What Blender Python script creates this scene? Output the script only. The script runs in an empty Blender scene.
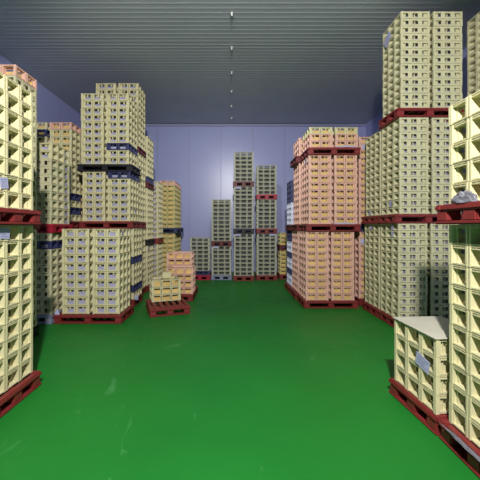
import bpy, math, random
from mathutils import Vector, Matrix
random.seed(7)
SC = bpy.context.scene
COL = SC.collection
R = math.radians

# ------------------------------------------------------------------ materials
def mat(name, col, rough=.55, spec=.4, var=.0, bump=0., scale=6., grime=None, coat=0.):
    m = bpy.data.materials.new(name); m.use_nodes = True
    nt = m.node_tree; b = nt.nodes['Principled BSDF']
    b.inputs['Roughness'].default_value = rough
    b.inputs['Specular IOR Level'].default_value = spec
    b.inputs['Coat Weight'].default_value = coat
    b.inputs['Coat Roughness'].default_value = .25
    tc = nt.nodes.new('ShaderNodeTexCoord')
    base = (*col, 1)
    b.inputs['Base Color'].default_value = base
    if var:
        n = nt.nodes.new('ShaderNodeTexNoise'); n.inputs['Scale'].default_value = scale
        n.inputs['Detail'].default_value = 4
        oi = nt.nodes.new('ShaderNodeObjectInfo')
        ad = nt.nodes.new('ShaderNodeVectorMath'); ad.operation = 'ADD'
        cm = nt.nodes.new('ShaderNodeCombineXYZ')
        ml = nt.nodes.new('ShaderNodeMath'); ml.operation = 'MULTIPLY'; ml.inputs[1].default_value = 37.
        nt.links.new(oi.outputs['Random'], ml.inputs[0])
        nt.links.new(ml.outputs[0], cm.inputs[0]); nt.links.new(ml.outputs[0], cm.inputs[2])
        nt.links.new(tc.outputs['Object'], ad.inputs[0]); nt.links.new(cm.outputs[0], ad.inputs[1])
        nt.links.new(ad.outputs[0], n.inputs['Vector'])
        hv = nt.nodes.new('ShaderNodeHueSaturation')
        hv.inputs['Color'].default_value = base
        mr = nt.nodes.new('ShaderNodeMapRange')
        mr.inputs['From Min'].default_value = .3; mr.inputs['From Max'].default_value = .7
        mr.inputs['To Min'].default_value = 1 - var; mr.inputs['To Max'].default_value = 1 + var
        nt.links.new(n.outputs['Fac'], mr.inputs['Value'])
        mo = nt.nodes.new('ShaderNodeMath'); mo.operation = 'MULTIPLY_ADD'
        mo.inputs[1].default_value = var * 1.2; 
        nt.links.new(oi.outputs['Random'], mo.inputs[0]); nt.links.new(mr.outputs[0], mo.inputs[2])
        nt.links.new(mo.outputs[0], hv.inputs['Value'])
        nt.links.new(hv.outputs['Color'], b.inputs['Base Color'])
    if bump:
        n2 = nt.nodes.new('ShaderNodeTexNoise'); n2.inputs['Scale'].default_value = scale * 3
        bp = nt.nodes.new('ShaderNodeBump'); bp.inputs['Strength'].default_value = bump
        bp.inputs['Distance'].default_value = .01
        nt.links.new(tc.outputs['Object'], n2.inputs['Vector'])
        nt.links.new(n2.outputs['Fac'], bp.inputs['Height']); nt.links.new(bp.outputs['Normal'], b.inputs['Normal'])
    return m

M = {
    'cream': mat('cream_plastic', (.62, .57, .35), .5, .35, .06),
    'slot': mat('pale_cream_plastic', (.54, .51, .33), .5, .35, .06),
    'pale': mat('grey_cream_plastic', (.44, .44, .335), .55, .3, .06),
    'yellow': mat('yellowish_plastic', (.55, .48, .20), .55, .3, .06),
    'pink': mat('salmon_plastic', (.70, .43, .345), .5, .35, .05),
    'navy': mat('navy_plastic', (.035, .04, .12), .45, .4, .05),
    'white': mat('white_plastic', (.62, .64, .78), .5, .35, .04),
    'inner_panel': mat('lavender_inner_panel', (.36, .35, .52), .35, .5, .08),  # lavender panel set behind the crate openings
    'tan': mat('tan_inner_panel', (.62, .44, .17), .6, .3, .12),  # tan panel filling the lower part of the openings
    'grape': mat('dull_lavender_panel', (.24, .23, .34), .5, .3, .12),
    'dim': mat('shade_toned_inner_panel', (.07, .07, .075), .6, .3, .1),  # shade inside the crate openings put into a dark panel colour
    'red': mat('red_pallet_plastic', (.20, .026, .026), .45, .4, .12, .15),
    'crimson': mat('crimson_pallet_plastic', (.36, .012, .035), .45, .4, .10, .15),
    'maroon': mat('dark_red_pallet_plastic', (.12, .015, .018), .5, .4, .12, .1),
    'black': mat('black_pallet_plastic', (.012, .012, .018), .5, .4, .1),
    'bluegrey': mat('blue_grey_pallet_plastic', (.22, .24, .34), .5, .4, .1),
    'paper': mat('lavender_white_paper', (.42, .42, .62), .7, .2, .08, 0, 25),
    'print': mat('faint_printed_line', (.25, .26, .42), .7, .2),
    'film': mat('cloudy_plastic_film', (.17, .165, .20), .25, .6, .15, .4, 20),
    'sheet': mat('pale_cover_sheet', (.50, .48, .40), .6, .3, .05),
    'bolt': mat('white_ceiling_plastic', (.8, .8, .78), .4, .4),
    'steel': mat('steel_rod', (.5, .5, .5), .35, .5),
}

# ------------------------------------------------------------------ mesh helpers
def mesh_boxes(name, boxes, mats, bevel=0.):
    """boxes: (x0,x1,y0,y1,z0,z1,material index) -> one mesh"""
    vs, fs, mi = [], [], []
    for x0, x1, y0, y1, z0, z1, k in boxes:
        if x1 - x0 < 1e-5 or y1 - y0 < 1e-5 or z1 - z0 < 1e-5: continue
        b = len(vs)
        vs += [(x0,y0,z0),(x1,y0,z0),(x1,y1,z0),(x0,y1,z0),(x0,y0,z1),(x1,y0,z1),(x1,y1,z1),(x0,y1,z1)]
        for f in ((0,3,2,1),(4,5,6,7),(0,1,5,4),(1,2,6,5),(2,3,7,6),(3,0,4,7)):
            fs.append(tuple(b + i for i in f)); mi.append(k)
    me = bpy.data.meshes.new(name); me.from_pydata(vs, [], fs)
    for m in mats: me.materials.append(m)
    me.polygons.foreach_set('material_index', mi)
    if bevel:
        import bmesh
        bm = bmesh.new(); bm.from_mesh(me)
        bmesh.ops.bevel(bm, geom=list(bm.edges), offset=bevel, segments=2, affect='EDGES', clamp_overlap=True)
        bm.to_mesh(me); bm.free()
    me.update()
    return me

def link(name, me, parent=None, loc=(0,0,0), rz=0):
    o = bpy.data.objects.new(name, me); COL.objects.link(o)
    o.location = loc; o.rotation_euler = (0, 0, rz)
    if parent is not None: o.parent = parent
    return o

def tag(o, label=None, cat=None, group=None, kind=None):
    if label: o['label'] = label
    if cat: o['category'] = cat
    if group: o['group'] = group
    if kind: o['kind'] = kind
    return o

# ------------------------------------------------------------------ crates
def crate_parts(w, l, h, end, side=3, slim=False, back=0):
    """w: end width along X, l: length along Y.  Returns {part: boxes}; material 0 = plastic, 1 = what shows inside the openings"""
    H = h - .003
    X, Y = w/2, l/2
    d, e = .070, .05                      # pocket depth of long sides and of ends
    zb, zt = .015, H - .023
    rx, ry = .005, .005                   # how far the rims lie behind the faces of the upright ribs
    P = {'bottom_rim': [], 'top_rim': [], 'corner_post': [], 'side_wall': [], 'end_wall': [], 'base': []}
    def ring(z0, z1, ins):
        x, y = X - ins - rx, Y - ins - ry
        return [(-x, -X + d + .006, -y, y, z0, z1, 0), (X - d - .006, x, -y, y, z0, z1, 0),
                (-X + d + .006, X - d - .006, -y, -Y + e + .006, z0, z1, 0), (-X + d + .006, X - d - .006, Y - e - .006, y, z0, z1, 0)]
    P['bottom_rim'] += ring(0, .005, .008) + ring(.005, zb, .0)
    if slim: P['top_rim'] += ring(zt, H, .0)
    else: P['top_rim'] += ring(zt, zt + .008, .0) + ring(zt + .008, zt + .016, .014) + ring(zt + .016, H, .0)
    n = -1 if slim else 11
    for i in range(n + 1):                # small webs in the groove of the rim
        c = -Y + .012 + (2 * Y - .024) * i / n
        for sx in (-1, 1):
            xa, xb = sorted((sx * (X - rx - .003), sx * (X - rx - .016))); P['top_rim'].append((xa, xb, c - .004, c + .004, zt + .008, zt + .016, 0))
        c = -X + .012 + (2 * X - .024) * i / n
        for sy in (-1, 1):
            ya, yb = sorted((sy * (Y - ry - .003), sy * (Y - ry - .016))); P['top_rim'].append((c - .004, c + .004, ya, yb, zt + .008, zt + .016, 0))
    P['base'] += [(-X + d, X - d, -Y + e, Y - e, .004, .014, 0)]
    cp = .030
    for sx in (-1, 1):
        for sy in (-1, 1):
            xa, xb = sorted((sx * X, sx * (X - cp))); ya, yb = sorted((sy * Y, sy * (Y - cp)))
            P['corner_post'].append((xa, xb, ya, yb, 0, H, 0))
    pitch = l / side
    for sx in (-1, 1):
        def bx(a, b, y0, y1, z0, z1, k=0):
            xa, xb = sorted((sx * a, sx * b)); return (xa, xb, y0, y1, z0, z1, k)
        S = []
        for i in range(1, side):
            c = -Y + i * pitch
            for s in (-1, 1):
                ya, yb = sorted((c + s * .006, c + s * .022))
                S.append(bx(X, X - d, ya, yb, .002, H - .001))
        for s in (-1, 1):                 # the rib beside each corner post
            ya, yb = sorted((s * (Y - cp), s * (Y - cp - .006)))
            S.append(bx(X - .01, X - d, ya, yb, zb, zt))
        for i in range(side):
            c = -Y + (i + .5) * pitch; hw = pitch / 2 - .022
            if back:
                S.append(bx(X - d, X - d - .006, c - hw, c + hw, zb, zb + .62 * (zt - zb), 1))
            else:
                S.append(bx(X - d, X - d - .006, c - hw, c + hw, zb, zb + .018, 0))
                for y0, y1 in ((-1., -.78), (.0, .36), (.86, 1.)):
                    S.append(bx(X - d, X - d - .006, c + y0 * hw, c + y1 * hw, zb + .018, zt - .012, 0))
            S.append(bx(X - d, X - d - .006, c - hw, c + hw, zt - .012, zt, 0))
        P['side_wall'].append(S)
    pw = w / end
    for sy in (-1, 1):
        def by(x0, x1, a, b, z0, z1, k=0):
            ya, yb = sorted((sy * a, sy * b)); return (x0, x1, ya, yb, z0, z1, k)
        E = []
        if not slim:
            for i in range(1, end):
                c = -X + i * pw
                for s in (-1, 1):
                    xa, xb = sorted((c + s * .006, c + s * .024)); E.append(by(xa, xb, Y, Y - e, .002, H - .001))
            for i in range(end):
                x0 = -X + i * pw + (cp if i == 0 else .024); x1 = -X + (i + 1) * pw - (cp if i == end - 1 else .024)
                zm = zb + (.72 if back else .62) * (zt - zb)
                E.append(by(x0, x1, Y - e, Y - e - .005, zb, zm, 1))
                E.append(by(x0, x0 + .010, Y - .004, Y - e, zb, zt)); E.append(by(x1 - .010, x1, Y - .004, Y - e, zb, zt))
                E.append(by(x0 + .010, x1 - .010, Y - .004, Y - .016, zb, zb + .008))
                c = (x0 + x1) / 2
                E.append(by(c - .014, c + .014, Y - .03, Y - e - .005, zm, zt))
        else:
            ow, z0, z1 = .088, H * .24, H * .76
            E.append(by(-X + cp, X - cp, Y - .003, Y - .012, zb, z0)); E.append(by(-X + cp, X - cp, Y - .003, Y - .012, z1, zt))
            xs = [-X + cp]
            for i in range(end):
                c = -X + (i + .5) * pw; xs += [c - ow / 2, c + ow / 2]
            xs.append(X - cp)
            for k in range(0, len(xs), 2): E.append(by(xs[k], xs[k + 1], Y - .003, Y - .012, z0, z1))
            for i in range(end):
                c = -X + (i + .5) * pw
                E.append(by(c - .010, c + ow / 2 + .02, Y - e, Y - e - .005, zb, z0 + .66 * (z1 - z0), 1))
                E.append(by(c - .006, c + .006, Y - .02, Y - e, z0, z1))
            for i in range(1, end):
                c = -X + i * pw; E.append(by(c - .012, c + .012, Y, Y - .003, .002, H - .001))
        P['end_wall'].append(E)
    return P

MESHES = {}
SPEC = {  # type: (w, l, h, windows on the end, slim end, windows material, kind name, colour word)
    'cream': (.465, .575, .147, 2, False, 'inner_panel', 'cream_crate', 'cream'),
    'pink': (.465, .60, .147, 2, False, 'tan', 'pink_crate', 'salmon pink'),
    'navy': (.465, .60, .147, 2, False, 'inner_panel', 'navy_crate', 'navy blue'),
    'white': (.465, .60, .147, 2, False, 'inner_panel', 'white_crate', 'white'),
    'slot': (.465, .60, .12, 3, True, 'grape', 'slotted_crate', 'slotted cream'),
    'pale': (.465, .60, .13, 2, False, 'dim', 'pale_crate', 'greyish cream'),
    'yellow': (.465, .60, .147, 2, False, 'tan', 'yellow_crate', 'yellowish'),
}
def flat(v):
    out = []
    for x in v:
        if isinstance(x, list): out += flat(x)
        else: out.append(x)
    return out

def crate_mesh(kind, h, inner_panel=None):
    k = (kind, round(h, 3), inner_panel)
    if k not in MESHES:
        w, l, _h, n, slim, lin, nm, cw = SPEC[kind]
        P = crate_parts(w, l, h, n, 3, slim, 1 if inner_panel or kind in ('pale', 'pink', 'yellow') else 0)
        MESHES[k] = mesh_boxes(nm, flat(list(P.values())), [M[kind], M[inner_panel or lin]])
    return MESHES[k]

def crate_part_meshes(kind, h):
    k = ('parts', kind, round(h, 3))
    if k not in MESHES:
        w, l, _h, n, slim, lin, nm, cw = SPEC[kind]
        P = crate_parts(w, l, h, n, 3, slim)
        ms = [M[kind], M['cream']]
        out = []
        for p in ('base', 'bottom_rim', 'top_rim'): out.append((p, mesh_boxes(p, P[p], ms)))
        for b in P['corner_post']: out.append(('corner_post', mesh_boxes('corner_post', [b], ms)))
        for p in ('side_wall', 'end_wall'):
            for S in P[p]: out.append((p, mesh_boxes(p, S, ms)))
        MESHES[k] = out
    return MESHES[k]

ORD = ['', 'lowest', 'second', 'third', 'fourth', 'fifth', 'sixth', 'seventh', 'eighth', 'ninth', 'tenth', 'eleventh', 'twelfth', 'thirteenth', 'fourteenth', 'fifteenth']

def add_crate(kind, h, loc, rz, label, group, detailed=False, inner_panel=None):
    nm = SPEC[kind][6]
    if detailed:
        o = bpy.data.objects.new(nm, None); COL.objects.link(o)
        o.empty_display_size = .1
        for p, me in crate_part_meshes(kind, h): link(p, me, o)
    else:
        o = bpy.data.objects.new(nm, crate_mesh(kind, h, inner_panel)); COL.objects.link(o)
    o.location = loc; o.rotation_euler = (0, 0, rz)
    return tag(o, label, 'crate', group)

def paper(crate, face, u, z, w, h, tilt=0, kind='cream', lines=True, label=None):
    """a sheet of paper stuck on one face of a crate ('-Y', '+X', '-X')"""
    cw, cl = SPEC[kind][0], SPEC[kind][1]
    bx = [(-w/2, w/2, -.001, .001, -h/2, h/2, 0)]
    if lines:
        for k in range(4):
            zz = h/2 - h * (.2 + .19 * k)
            bx.append((-w * .38, w * (.38 - .12 * (k % 3)), -.0016, -.0009, zz - h * .03, zz + h * .03, 1))
    o = link('paper_label', mesh_boxes('paper_label', bx, [M['paper'], M['print']]), crate)
    if face == '-Y': o.location = (u, -cl/2 - .004, z); rz = 0
    elif face == '+X': o.location = (cw/2 + .004, u, z); rz = R(90)
    else: o.location = (-cw/2 - .004, u, z); rz = R(-90)
    o.rotation_euler = (0, R(tilt), rz)
    o['label'] = label or 'pale lavender paper label'
    return o

# ------------------------------------------------------------------ pallets
PM = {}
def pallet_meshes(w, l, colour):
    k = (round(w, 2), round(l, 2), colour)
    if k in PM: return PM[k]
    X, Y = w/2, l/2; m = [M[colour]]
    out = []
    fr = .07
    deck = [(-X, X, -Y, -Y + fr, .1, .148, 0), (-X, X, Y - fr, Y, .1, .148, 0),
            (-X, -X + fr, -Y + fr, Y - fr, .1, .148, 0), (X - fr, X, -Y + fr, Y - fr, .1, .148, 0)]
    n = max(4, int(round((w - 2 * fr) / .13)))
    step = (w - 2 * fr) / n
    for i in range(n):
        c = -X + fr + (i + .5) * step
        deck.append((c - step * .29, c + step * .29, -Y + fr - .01, Y - fr + .01, .118, .146, 0))
    for f in (-.28, .28) if l > .8 else (0,):
        deck.append((-X + fr - .01, X - fr + .01, f * l - .035, f * l + .035, .112, .144, 0))
    out.append(('deck', mesh_boxes('deck', deck, m, .012)))
    for fx in (-1, 0, 1):
        for fy in (-1, 0, 1):
            bw, bl = .11, min(.12, l * .2)
            cx, cy = fx * (X - bw/2 - .012), fy * (Y - bl/2 - .012)
            out.append(('block', mesh_boxes('block', [(cx - bw/2, cx + bw/2, cy - bl/2, cy + bl/2, .022, .104, 0)], m, .01)))
    for fx in (-1, 1):
        cx = fx * (X - .06)
        out.append(('runner', mesh_boxes('runner', [(cx - .058, cx + .058, -Y, Y, 0, .027, 0)], m, .009)))
    for fy in (-1, 1):
        cy = fy * (Y - .05)
        out.append(('cross_runner', mesh_boxes('cross_runner', [(-X + .1, X - .1, cy - .05, cy + .05, .001, .026, 0)], m, .009)))
    PM[k] = out
    return out

PCOL = {'red': 'red', 'crimson': 'bright crimson', 'maroon': 'dark red', 'black': 'black', 'bluegrey': 'blue-grey', 'navy': 'navy blue'}
def add_pallet(cx, cy, z, w, l, colour, rz, label):
    o = bpy.data.objects.new('pallet', None); COL.objects.link(o)
    o.location = (cx, cy, z); o.rotation_euler = (0, 0, rz)
    for p, me in pallet_meshes(w, l, colour): link(p, me, o)
    return tag(o, label, 'pallet', 'pallets carrying the crate loads')

# ------------------------------------------------------------------ stacks
PH = .15
def stack(desc, tiers, detailed=False, jit=.004):
    """tiers: list of dicts; every tier = pallet (cx, cy, w, l, colour, rz) + columns [(word, x, y, rz, [kinds bottom to top])] of crates with pitch h.
    Returns {(tier, column, layer): crate}"""
    z = 0.; made = {}
    nt = len(tiers)
    names = {1: ['only'], 2: ['bottom', 'upper'], 3: ['bottom', 'middle', 'top']}[nt]
    group = 'crates of the ' + desc
    for ti, t in enumerate(tiers):
        cx, cy, w, l, colour, rz = t['pallet']
        load = names[ti] + ' load'
        under = '' if nt == 1 else ' below the ' + load
        add_pallet(cx, cy, z, w, l, colour, rz, (PCOL[colour] + ' slatted plastic pallet' + (under if nt > 1 else '') + ', ' + desc))
        z += PH
        ncol = len(t['cols']); top = z
        for word, x, y, crz, kinds in t['cols']:
            zz = z
            for k, kd in enumerate(kinds):
                h = t.get('h') or SPEC[kd][2]
                bits = [SPEC[kd][7] + ' crate', ('topmost' if k == len(kinds) - 1 and k > 0 else ORD[k + 1] + ('' if k == 0 else ' up'))]
                if ncol > 1: bits.append(word + ' column')
                if nt > 1: bits.append(load)
                bits.append(desc)
                o = add_crate(kd, h, (x + random.uniform(-jit, jit), y + random.uniform(-jit, jit), zz), crz + R(random.uniform(-.35, .35)),
                              ', '.join(bits), group, t.get('detailed', detailed), t.get('inner_panel'))
                made[(ti, word, k)] = o
                zz += h
            top = max(top, zz)
        z = top
    return made

def col2(xl, y0, kl, kr):
    """two columns side by side, ends facing the camera; xl = left face"""
    cs = []
    if kl: cs.append(('left', xl + .2325, y0 + .30, 0, kl))
    if kr: cs.append(('right', xl + .7575, y0 + .30, 0, kr))
    return cs
def pal2(xl, y0, colour, w=1.04, l=.66, dx=0.): return (xl + .495 + dx, y0 + .30, w, l, colour, 0)
C = lambda n, k='cream': [k] * n

# --- nearest stack at the left edge (long sides face the aisle)
xf = -2.05
a = stack('nearest stack at left edge', [
    dict(pallet=(xf - .28, 2.905, .70, .70, 'red', 0), h=.152, cols=[('', xf - .2325, 2.925, 0, C(10))]),
    dict(pallet=(xf - .28, 2.905, .70, .70, 'red', 0), h=.152, cols=[('', xf - .2325, 2.925, 0, C(8))])], True)
paper(a[(0, '', 9)], '+X', -.12, .075, .12, .10, 4, label='pale lavender paper label with faint print')
paper(a[(1, '', 1)], '+X', -.12, .076, .10, .10, -8, label='pale lavender paper label with faint print')
# --- nearest stack at the right edge, and the low one just beyond
xr = 1.68
b = stack('nearest stack at right edge', [
    dict(pallet=(xr + .25, 2.09, .62, .68, 'red', 0), h=.152, cols=[('', xr + .2325, 2.10, 0, C(10))]),
    dict(pallet=(xr + .23, 2.09, .64, .68, 'red', 0), h=.152, cols=[('', xr + .2325, 2.10, 0, C(5))])], True)
s = stack('low four-crate stack at right', [
    dict(pallet=(1.90, 2.79, .62, .66, 'red', R(4)), h=.152, cols=[('', 1.855, 2.775, R(3), C(4))])], True, .002)
paper(s[(0, '', 2)], '-X', -.13, .045, .17, .11, 12, label='pale lavender paper label with faint print')
# --- left row along the aisle
L5a = stack('front left stack under black-pallet tower', [
    dict(pallet=(-2.445, 5.63, 1.17, .72, 'red', 0), cols=col2(-2.91, 5.33, C(10), C(6) + ['cream', 'cream'] + C(2)))])
e = stack('black-pallet tower left of aisle', [
    dict(pallet=pal2(-3.0, 6.4, 'red'), cols=col2(-3.0, 6.4, C(10), ['cream', 'navy'] + C(3) + ['navy'] + C(4))),
    dict(pallet=pal2(-3.07, 6.4, 'red', 1.12), cols=col2(-3.07, 6.4, C(7), C(6) + ['navy'])),
    dict(pallet=pal2(-3.10, 6.4, 'black', 1.14), cols=col2(-3.10, 6.4, C(10), C(2) + ['navy'] + C(7)))])
L6 = stack('tallest tower in left aisle row', [
    dict(pallet=pal2(-3.15, 7.22, 'red'), cols=col2(-3.15, 7.22, None, C(10))),
    dict(pallet=pal2(-3.15, 7.22, 'red'), cols=col2(-3.15, 7.22, None, C(11))),
    dict(pallet=pal2(-3.15, 7.22, 'maroon'), cols=col2(-3.15, 7.22, C(10), C(10)))])
L7 = stack('third tower in left aisle row', [
    dict(pallet=pal2(-3.12, 7.92, 'red'), cols=col2(-3.12, 7.92, None, C(7))),
    dict(pallet=pal2(-3.12, 7.92, 'black'), cols=col2(-3.12, 7.92, None, C(9))),
    dict(pallet=pal2(-3.12, 7.92, 'maroon'), cols=col2(-3.12, 7.92, None, ['navy'] + C(7)))])
L8 = stack('fourth tower in left aisle row', [
    dict(pallet=pal2(-3.05, 8.8, 'red'), cols=col2(-3.05, 8.8, None, C(7))),
    dict(pallet=pal2(-3.05, 8.8, 'red'), cols=col2(-3.05, 8.8, None, C(11)))])
L10 = stack('yellowish left stack near back wall', [
    dict(pallet=(-2.2, 10.2, 1.04, 1.26, 'red', 0), cols=[('front', -1.98, 9.92, 0, C(9, 'yellow')), ('rear', -1.98, 10.53, 0, C(9, 'yellow'))]),
    dict(pallet=(-2.2, 10.2, 1.10, 1.30, 'navy', 0), cols=[('front', -1.98, 9.92, 0, C(9, 'yellow') + ['pink']), ('rear', -1.98, 10.53, 0, C(9, 'yellow') + ['pink'])])])
# --- left, second row towards the wall
L3 = stack('blue-grey-pallet stack behind nearest left one', [
    dict(pallet=(-3.36, 5.60, .62, .68, 'bluegrey', 0), h=.14, cols=[('', -3.303, 5.60, 0, C(8, 'slot') + ['navy', 'slot'])]),
    dict(pallet=(-3.32, 5.60, .60, .68, 'crimson', 0), h=.14, cols=[('', -3.303, 5.60, 0, C(8, 'slot') + C(2))])])
L4 = stack('pink-topped stack along left wall', [
    dict(pallet=pal2(-4.39, 6.6, 'red'), cols=col2(-4.39, 6.6, None, C(10))),
    dict(pallet=pal2(-4.39, 6.6, 'red'), inner_panel='tan', h=.151, cols=col2(-4.39, 6.6, C(12) + ['navy', 'cream'], ['cream', 'navy', 'cream', 'navy'] + C(9) + ['pink']))])
L2 = stack('pink-topped tower beyond nearest left stack', [
    dict(pallet=(-3.26, 4.485, .64, .58, 'black', 0), h=.147, cols=[('', -3.255, 4.485, R(90), C(10, 'slot'))]),  # bottom pallet black: the shadow falling there is put into its colour
    dict(pallet=(-3.57, 4.485, 1.28, .60, 'red', 0), h=.151, cols=[('left', -3.885, 4.485, R(90), C(13, 'slot') + ['pink']), ('right', -3.255, 4.485, R(90), C(13, 'slot') + ['pink'])])])
# --- two low stacks beside the left row
rp = R(20)
P1 = stack('low stack on skewed red pallet', [
    dict(pallet=(-1.27, 6.16, .76, .86, 'red', rp), inner_panel='tan', cols=[('', -1.38, 6.47, rp + R(90), C(3))])], False, .002)
P2 = stack('low pink stack left of aisle', [
    dict(pallet=(-1.19, 7.43, .70, 1.14, 'red', 0), cols=[('front', -1.15, 7.16, R(90), C(4, 'pink')), ('rear', -1.24, 7.68, R(90), C(6, 'pink'))])])
# --- back wall row
def K(desc, x0, y, tiers):
    cx = x0 + .32
    return stack(desc, [dict(pallet=(cx, y + .27, .66, .60, c, 0), h=.13, cols=[('', cx, y + .25, R(90), ks)]) for c, ks in tiers])
k1 = K('lowest stack at back wall', -1.29, 9.65, [('crimson', ['navy'] + C(8, 'pale'))])
k2 = K('second back-wall stack from left', -.62, 9.65, [('bluegrey', C(7, 'pale')), ('maroon', C(10, 'pale'))])
k3 = K('tallest back-wall stack', .07, 9.5, [('red', C(10, 'pale')), ('black', C(10, 'pale')), ('maroon', C(7, 'pale'))])
k4 = K('back-wall stack right of tallest one', .79, 9.6, [('red', C(10, 'pale')), ('red', C(7, 'pale')), ('crimson', C(7, 'pale'))])
k5 = K('narrow yellowish stack at back right', 1.53, 9.8, [('red', C(6, 'yellow')), ('maroon', C(3, 'yellow'))])
# --- right row: pink towers, striped stack, cream towers
R1 = stack('front pink tower right of aisle', [
    dict(pallet=pal2(1.52, 6.32, 'red', 1.12, .70, .02), h=.141, cols=col2(1.52, 6.32, C(10, 'pink'), C(10, 'pink'))),
    dict(pallet=pal2(1.58, 6.32, 'red', 1.12, .70), h=.141, cols=col2(1.58, 6.32, C(10, 'pink'), C(10, 'pink'))),
    dict(pallet=pal2(1.60, 6.32, 'red', 1.08, .70), h=.141, inner_panel='tan', cols=col2(1.60, 6.32, C(2, 'pink') + ['cream'], C(2, 'pink') + ['cream']))])
R2 = stack('second pink tower right of aisle', [
    dict(pallet=pal2(1.52, 7.08, 'red', 1.12, .70), h=.141, cols=col2(1.52, 7.08, C(10, 'pink'), None)),
    dict(pallet=pal2(1.55, 7.08, 'maroon', 1.12, .70), h=.141, cols=col2(1.55, 7.08, C(10, 'pink'), None)),
    dict(pallet=pal2(1.55, 7.08, 'maroon', 1.16, .70), h=.141, cols=col2(1.55, 7.08, C(3, 'pink'), None))])
W, N = 'white', 'navy'
R3 = stack('navy and white stack behind pink towers', [
    dict(pallet=pal2(1.52, 7.84, 'red', 1.12, .70), h=.141, cols=col2(1.52, 7.84, [W, W, N, W, W, N, W, W, N, N], None)),
    dict(pallet=pal2(1.55, 7.84, 'maroon', 1.12, .70), h=.141, cols=col2(1.52, 7.84, [W, W, W, W, N, N, N, N], None))])
R4 = stack('pink tower set back against cream tower', [
    dict(pallet=pal2(2.68, 6.5, 'red', 1.0), h=.141, cols=col2(2.68, 6.5, C(10, 'pink'), None)),
    dict(pallet=pal2(2.68, 6.5, 'navy', 1.0), h=.141, cols=col2(2.68, 6.5, C(13, 'pink'), None))])
S_ = lambda n: ['slot'] * n
R5 = stack('tallest tower right of aisle', [
    dict(pallet=pal2(2.70, 5.0, 'red', 1.08, .64), cols=col2(2.70, 5.0, S_(13), S_(13))),
    dict(pallet=pal2(2.70, 5.0, 'red', 1.12, .64), cols=col2(2.72, 5.0, S_(13), S_(13))),
    dict(pallet=pal2(2.72, 5.0, 'red', 1.10, .66), cols=col2(2.74, 5.0, S_(13), S_(13)))])
R5b = stack('two-load tower behind tallest right tower', [
    dict(pallet=pal2(2.70, 5.66, 'red', 1.08, .64), cols=col2(2.70, 5.66, S_(13), None)),
    dict(pallet=pal2(2.70, 5.66, 'red', 1.12, .64), cols=col2(2.72, 5.66, S_(13), None))])
R6 = stack('tower in far right corner', [
    dict(pallet=(4.27, 4.96, .60, .64, 'red', 0), cols=[('', 4.24, 4.96, 0, S_(13))]),
    dict(pallet=(4.27, 4.96, .60, .64, 'red', 0), cols=[('', 4.24, 4.96, 0, S_(13))]),
    dict(pallet=(4.27, 4.96, .60, .64, 'red', 0), cols=[('', 4.24, 4.96, 0, S_(13))])])

# small paper tags seen on single crates
def tagp(crate, face, u, z, w=.075, h=.075, kind='cream', tilt=0):
    paper(crate, face, u, z, w, h, tilt, kind, False, 'small white paper tag')
tagp(L5a[(0, 'right', 9)], '+X', -.16, .07)
tagp(e[(1, 'right', 1)], '+X', .05, .08)
tagp(L6[(0, 'right', 9)], '+X', .0, .07)
tagp(L6[(1, 'right', 1)], '+X', .1, .08)
tagp(L7[(0, 'right', 6)], '+X', -.2, .07, .1, .1)
tagp(R5[(0, 'left', 12)], '-X', -.12, .05, .08, .09, 'slot')
tagp(R5[(0, 'left', 11)], '-X', -.12, .06, .07, .09, 'slot')
tagp(R5b[(0, 'left', 12)], '-X', .0, .05, .1, .08, 'slot')
tagp(R5[(1, 'left', 1)], '-X', -.02, .06, .07, .1, 'slot')
tagp(R5b[(1, 'left', 0)], '-X', .1, .06, .08, .08, 'slot')
pl = paper(R5[(2, 'left', 11)], '-X', .1, .02, .22, .17, -38, 'slot', True, 'large loose lavender paper label')
pl.location.x -= .016
tagp(R4[(0, 'left', 8)], '-Y', -.16, .07, .08, .1, 'pink')
tagp(R4[(1, 'left', 11)], '-Y', -.14, .07, .07, .09, 'pink')
tagp(R1[(1, 'left', 9)], '-X', -.1, .05, .12, .1, 'pink', 20)
for st, ti, k, u in ((k2, 0, 6, 1), (k3, 0, 9, 1), (k4, 0, 9, -1), (k3, 1, 9, 1)):
    c = st[(ti, '', k)]
    o = paper(c, '+X', 0, .08, .16, .07, 0, 'pale', False, 'small white paper tag')
    # the crate is turned a quarter: its -X... long face looks at the camera
    o.location = (-.2325 - .004, .17 * u, .09); o.rotation_euler = (0, 0, R(-90))

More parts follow.
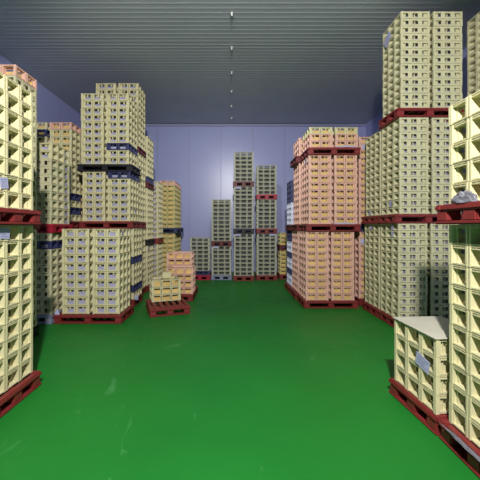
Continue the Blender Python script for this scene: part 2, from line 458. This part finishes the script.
# ------------------------------------------------------------------ loose things
def grid_mesh(name, nx, ny, fn, m, thick=.0):
    vs = [fn(i / (nx - 1), j / (ny - 1)) for j in range(ny) for i in range(nx)]
    fs = [(j*nx+i, j*nx+i+1, (j+1)*nx+i+1, (j+1)*nx+i) for j in range(ny-1) for i in range(nx-1)]
    me = bpy.data.meshes.new(name); me.from_pydata(vs, [], fs); me.materials.append(m)
    for p in me.polygons: p.use_smooth = True
    return me
from mathutils import noise
def film(name, loc, sx, sy, hz, label, seed, mt='film', rz=0.):
    """a crumpled wad of plastic film: closed lumpy shell"""
    vs, fs = [], []
    nu, nv = 26, 14
    for j in range(nv):
        t = math.pi * j / (nv - 1)
        for i in range(nu):
            p = 2 * math.pi * i / nu
            d = Vector((math.sin(t) * math.cos(p), math.sin(t) * math.sin(p), math.cos(t)))
            n = noise.noise(d * 2.2 + Vector((seed, 0, 0))) * .35 + abs(noise.noise(d * 5 + Vector((0, seed, 0)))) * .4
            r = .8 + n
            vs.append((d.x * r * sx, d.y * r * sy, max(0., d.z * r * hz)))
    for j in range(nv - 1):
        for i in range(nu):
            fs.append((j*nu+i, (j+1)*nu+i, (j+1)*nu+(i+1) % nu, j*nu+(i+1) % nu))
    me = bpy.data.meshes.new(name); me.from_pydata(vs, [], fs); me.materials.append(M[mt])
    o = link(name, me, None, loc, rz)
    return tag(o, label, 'plastic film', 'loose plastic film on the pallets')

film('film_wad', (1.625, 2.16, 1.818), .036, .13, .085, 'crumpled cloudy plastic film on pallet lip at right edge', 3)
film('film_strip', (1.60, 2.14, .149), .018, .22, .016, 'thin strip of plastic film on lowest pallet at right edge', 5)
film('film_wad', (-2.985, 5.33, .148), .035, .05, .09, 'white film wad on left end of front left pallet', 8, 'paper')
film('film_wad', (-1.955, 6.42, .148), .04, .06, .10, 'white film wad on pallet corner by skewed pallet', 11, 'paper')
film('film_strip', (2.36, 6.29, 3.268), .24, .012, .04, 'white film strip along front of topmost pink pallet', 14, 'paper')
film('film_strip', (2.30, 6.29, 1.708), .24, .012, .03, 'white film strip along front of pallet at mid pink tower', 17, 'paper')
o = link('cover_sheet', mesh_boxes('cover_sheet', [(-.25, .25, -.302, .302, 0, .006, 0)], [M['sheet']], .002), None, (1.857, 2.775, .15 + 4 * .152 - .002), R(3))
tag(o, 'pale flat cover sheet lying on low four-crate stack at right', 'cover')
bx = []
W2, L2_, H2 = .085, .06, .13
bx = [(-W2, W2, -L2_, L2_, 0, .012, 0), (-W2, W2, -L2_, L2_, H2 - .02, H2, 0)]
for sx in (-1, 1):
    for sy in (-1, 1):
        xa, xb = sorted((sx * W2, sx * (W2 - .03))); ya, yb = sorted((sy * L2_, sy * (L2_ - .03)))
        bx.append((xa, xb, ya, yb, .012, H2 - .02, 0))
bx.append((-W2 + .01, W2 - .01, -L2_ + .01, L2_ - .01, .012, H2 - .02, 0))
o = link('small_box', mesh_boxes('small_box', bx, [M['cream']], .004), None, (-1.34, 6.45, .15 + 3 * .147 - .002), rp)
tag(o, 'small cream box standing on low stack on skewed pallet', 'box')

# ------------------------------------------------------------------ the room
ZC, XL, XR, YB, YF = 5.47, -5.1, 5.0, 11.5, -14.0
def node_floor():
    m = bpy.data.materials.new('green_epoxy_floor'); m.use_nodes = True
    nt = m.node_tree; b = nt.nodes['Principled BSDF']
    tc = nt.nodes.new('ShaderNodeTexCoord')
    n = nt.nodes.new('ShaderNodeTexNoise'); n.inputs['Scale'].default_value = .9; n.inputs['Detail'].default_value = 6
    cr = nt.nodes.new('ShaderNodeValToRGB')
    cr.color_ramp.elements[0].position = .3; cr.color_ramp.elements[0].color = (.0105, .165, .021, 1)
    cr.color_ramp.elements[1].position = .7; cr.color_ramp.elements[1].color = (.0140, .200, .026, 1)
    nt.links.new(tc.outputs['Object'], n.inputs['Vector']); nt.links.new(n.outputs['Fac'], cr.inputs['Fac'])
    # scuffs: thin pale scratches
    mp = nt.nodes.new('ShaderNodeMapping'); mp.inputs['Scale'].default_value = (2.2, .9, 1); mp.inputs['Rotation'].default_value = (0, 0, .7)
    n2 = nt.nodes.new('ShaderNodeTexNoise'); n2.inputs['Scale'].default_value = 2.3; n2.inputs['Detail'].default_value = 8; n2.inputs['Distortion'].default_value = 1.4
    r2 = nt.nodes.new('ShaderNodeValToRGB')
    r2.color_ramp.elements[0].position = .655; r2.color_ramp.elements[0].color = (0, 0, 0, 1)
    r2.color_ramp.elements[1].position = .74; r2.color_ramp.elements[1].color = (.55, .55, .55, 1)
    mx = nt.nodes.new('ShaderNodeMix'); mx.data_type = 'RGBA'
    nt.links.new(tc.outputs['Object'], mp.inputs['Vector']); nt.links.new(mp.outputs[0], n2.inputs['Vector'])
    nt.links.new(n2.outputs['Fac'], r2.inputs['Fac'])
    nt.links.new(r2.outputs['Color'], mx.inputs['Factor']); nt.links.new(cr.outputs['Color'], mx.inputs['A'])
    mx.inputs['B'].default_value = (.075, .30, .10, 1)
    nt.links.new(mx.outputs['Result'], b.inputs['Base Color'])
    n3 = nt.nodes.new('ShaderNodeTexNoise'); n3.inputs['Scale'].default_value = 3; n3.inputs['Detail'].default_value = 5
    mr = nt.nodes.new('ShaderNodeMapRange'); mr.inputs['To Min'].default_value = .38; mr.inputs['To Max'].default_value = .58
    nt.links.new(tc.outputs['Object'], n3.inputs['Vector']); nt.links.new(n3.outputs['Fac'], mr.inputs['Value'])
    nt.links.new(mr.outputs[0], b.inputs['Roughness'])
    b.inputs['Specular IOR Level'].default_value = .25
    return m
MF = node_floor()
MC = mat('dark_grey_ceiling_panel', (.50, .52, .58), .5, .4, .03, 0, 1.2)
MW = mat('lavender_wall_panel', (.40, .43, .74), .3, .45, .03, .02, 1.0)
MJ = mat('wall_panel_joint', (.34, .35, .55), .4, .4)

def struct(name, boxes, m):
    o = link(name, mesh_boxes(name, boxes, m)); o['kind'] = 'structure'; return o
o = struct('floor', [(XL - .2, XR + .2, YF - .2, YB + .2, -.1, 0, 0)], [MF]); o['label'] = 'glossy green floor'
# ceiling: ribbed metal panels, ribs running across the room
prof = []
y = YF
while y < YB:
    prof += [(y, ZC), (y + .075, ZC), (y + .09, ZC - .003), (y + .105, ZC - .003)]
    y += .12
prof.append((YB, ZC))
vs = []; fs = []
for yy, zz in prof: vs += [(XL, yy, zz), (XR, yy, zz)]
for i in range(len(prof) - 1): fs.append((2*i, 2*i+1, 2*i+3, 2*i+2))
b0 = len(vs); vs += [(XL, YF, ZC + .1), (XR, YF, ZC + .1), (XR, YB, ZC + .1), (XL, YB, ZC + .1)]; fs.append((b0, b0+1, b0+2, b0+3))
me = bpy.data.meshes.new('ceiling'); me.from_pydata(vs, [], fs); me.materials.append(MC)
o = link('ceiling', me); o['kind'] = 'structure'; o['label'] = 'dark grey ribbed ceiling'
def wall(name, along, pos, out, a0, a1):
    """flat panels 1.15 m wide with a raised thin joint between them"""
    bx = []
    def add(u0, u1, d0, d1, z0, z1, k):
        d0, d1 = sorted((pos + out * d0, pos + out * d1))
        bx.append((u0, u1, d0, d1, z0, z1, k) if along == 'x' else (d0, d1, u0, u1, z0, z1, k))
    add(a0, a1, 0, .15, 0, ZC + .1, 0)
    u = -.375
    while u > a0: u -= 1.18
    u += 1.18
    while u < a1 - .1:
        add(u - .012, u + .012, -.004, .01, 0, ZC, 1); u += 1.18
    o = struct(name, bx, [MW, MJ]); return o
wall('wall_back', 'x', YB, 1, XL, XR)
wall('wall_left', 'y', XL, -1, YF, YB)
wall('wall_right', 'y', XR, 1, YF, YB)
wall('wall_front', 'x', YF, -1, XL, XR)
struct('trim_1', [(XL, XR, YB - .06, YB, ZC - .09, ZC - .017, 0)], [MJ])
# white fixings along the middle of the ceiling
nm = ['second', 'third', 'fourth', 'fifth', 'sixth']
for i in range(6):
    yy = 5.5 + 1.05 * i
    o = bpy.data.objects.new('ceiling_fixing', None); COL.objects.link(o); o.location = (.015, yy, ZC - .016)
    link('disc', mesh_boxes('disc', [(-.035, .035, -.035, .035, -.02, .0, 0)], [M['bolt']], .015), o)
    link('stem', mesh_boxes('stem', [(-.012, .012, -.012, .012, -.06, -.02, 0)], [M['bolt']], .005), o)
    tag(o, ('white ceiling fixing farthest from the back wall' if i == 0 else
            'white ceiling fixing nearest the back wall' if i == 5 else 'white ceiling fixing, %s in the line towards the back wall' % nm[i - 1]), 'ceiling fixing', 'fixings along the ceiling')

# ------------------------------------------------------------------ light and camera
def lamp(name, kind, loc, energy, col=(1, 1, 1), **k):
    d = bpy.data.lights.new(name, kind); d.energy = energy; d.color = col
    for a_, v in k.items(): setattr(d, a_, v)
    o = bpy.data.objects.new(name, d); COL.objects.link(o); o.location = loc
    return o
o = lamp('ceiling_lamp', 'SPOT', (.05, -.85, 4.5), 2300, (1, .98, .93), shadow_soft_size=.10, spot_size=R(130), spot_blend=.12)
o.rotation_euler = (R(40), 0, 0)
o = lamp('added_far_fill_spot', 'SPOT', (0, 4.1, 4.9), 420, (.97, .98, 1), shadow_soft_size=.15, spot_size=R(76), spot_blend=.8)  # added fill spot to brighten the back wall, no real fixture
o.rotation_euler = (R(64), 0, 0)
o = lamp('added_fill_area', 'AREA', (0, YF + .1, 2.2), 40, (.88, .92, 1), shape='RECTANGLE', size=7., size_y=4.)  # added soft fill from behind the camera, no real door there
o.rotation_euler = (R(90), 0, 0)
w = bpy.data.worlds.new('world'); SC.world = w; w.use_nodes = True
w.node_tree.nodes['Background'].inputs[0].default_value = (.5, .55, .65, 1)
w.node_tree.nodes['Background'].inputs[1].default_value = .2

cd = bpy.data.cameras.new('camera'); cam = bpy.data.objects.new('camera', cd); COL.objects.link(cam)
cam.location = (0, 0, 1.65); cam.rotation_euler = (R(90), 0, 0)
cd.sensor_width = 36; cd.sensor_fit = 'HORIZONTAL'; cd.lens = 310 / 480 * 36
cd.shift_x = 9 / 480; cd.shift_y = -13 / 480
cd.clip_end = 100
SC.camera = cam
SC.view_settings.view_transform = 'Standard'; SC.view_settings.look = 'None'
SC.view_settings.gamma = 1; SC.view_settings.exposure = -.3
SC.view_settings.use_curve_mapping = False
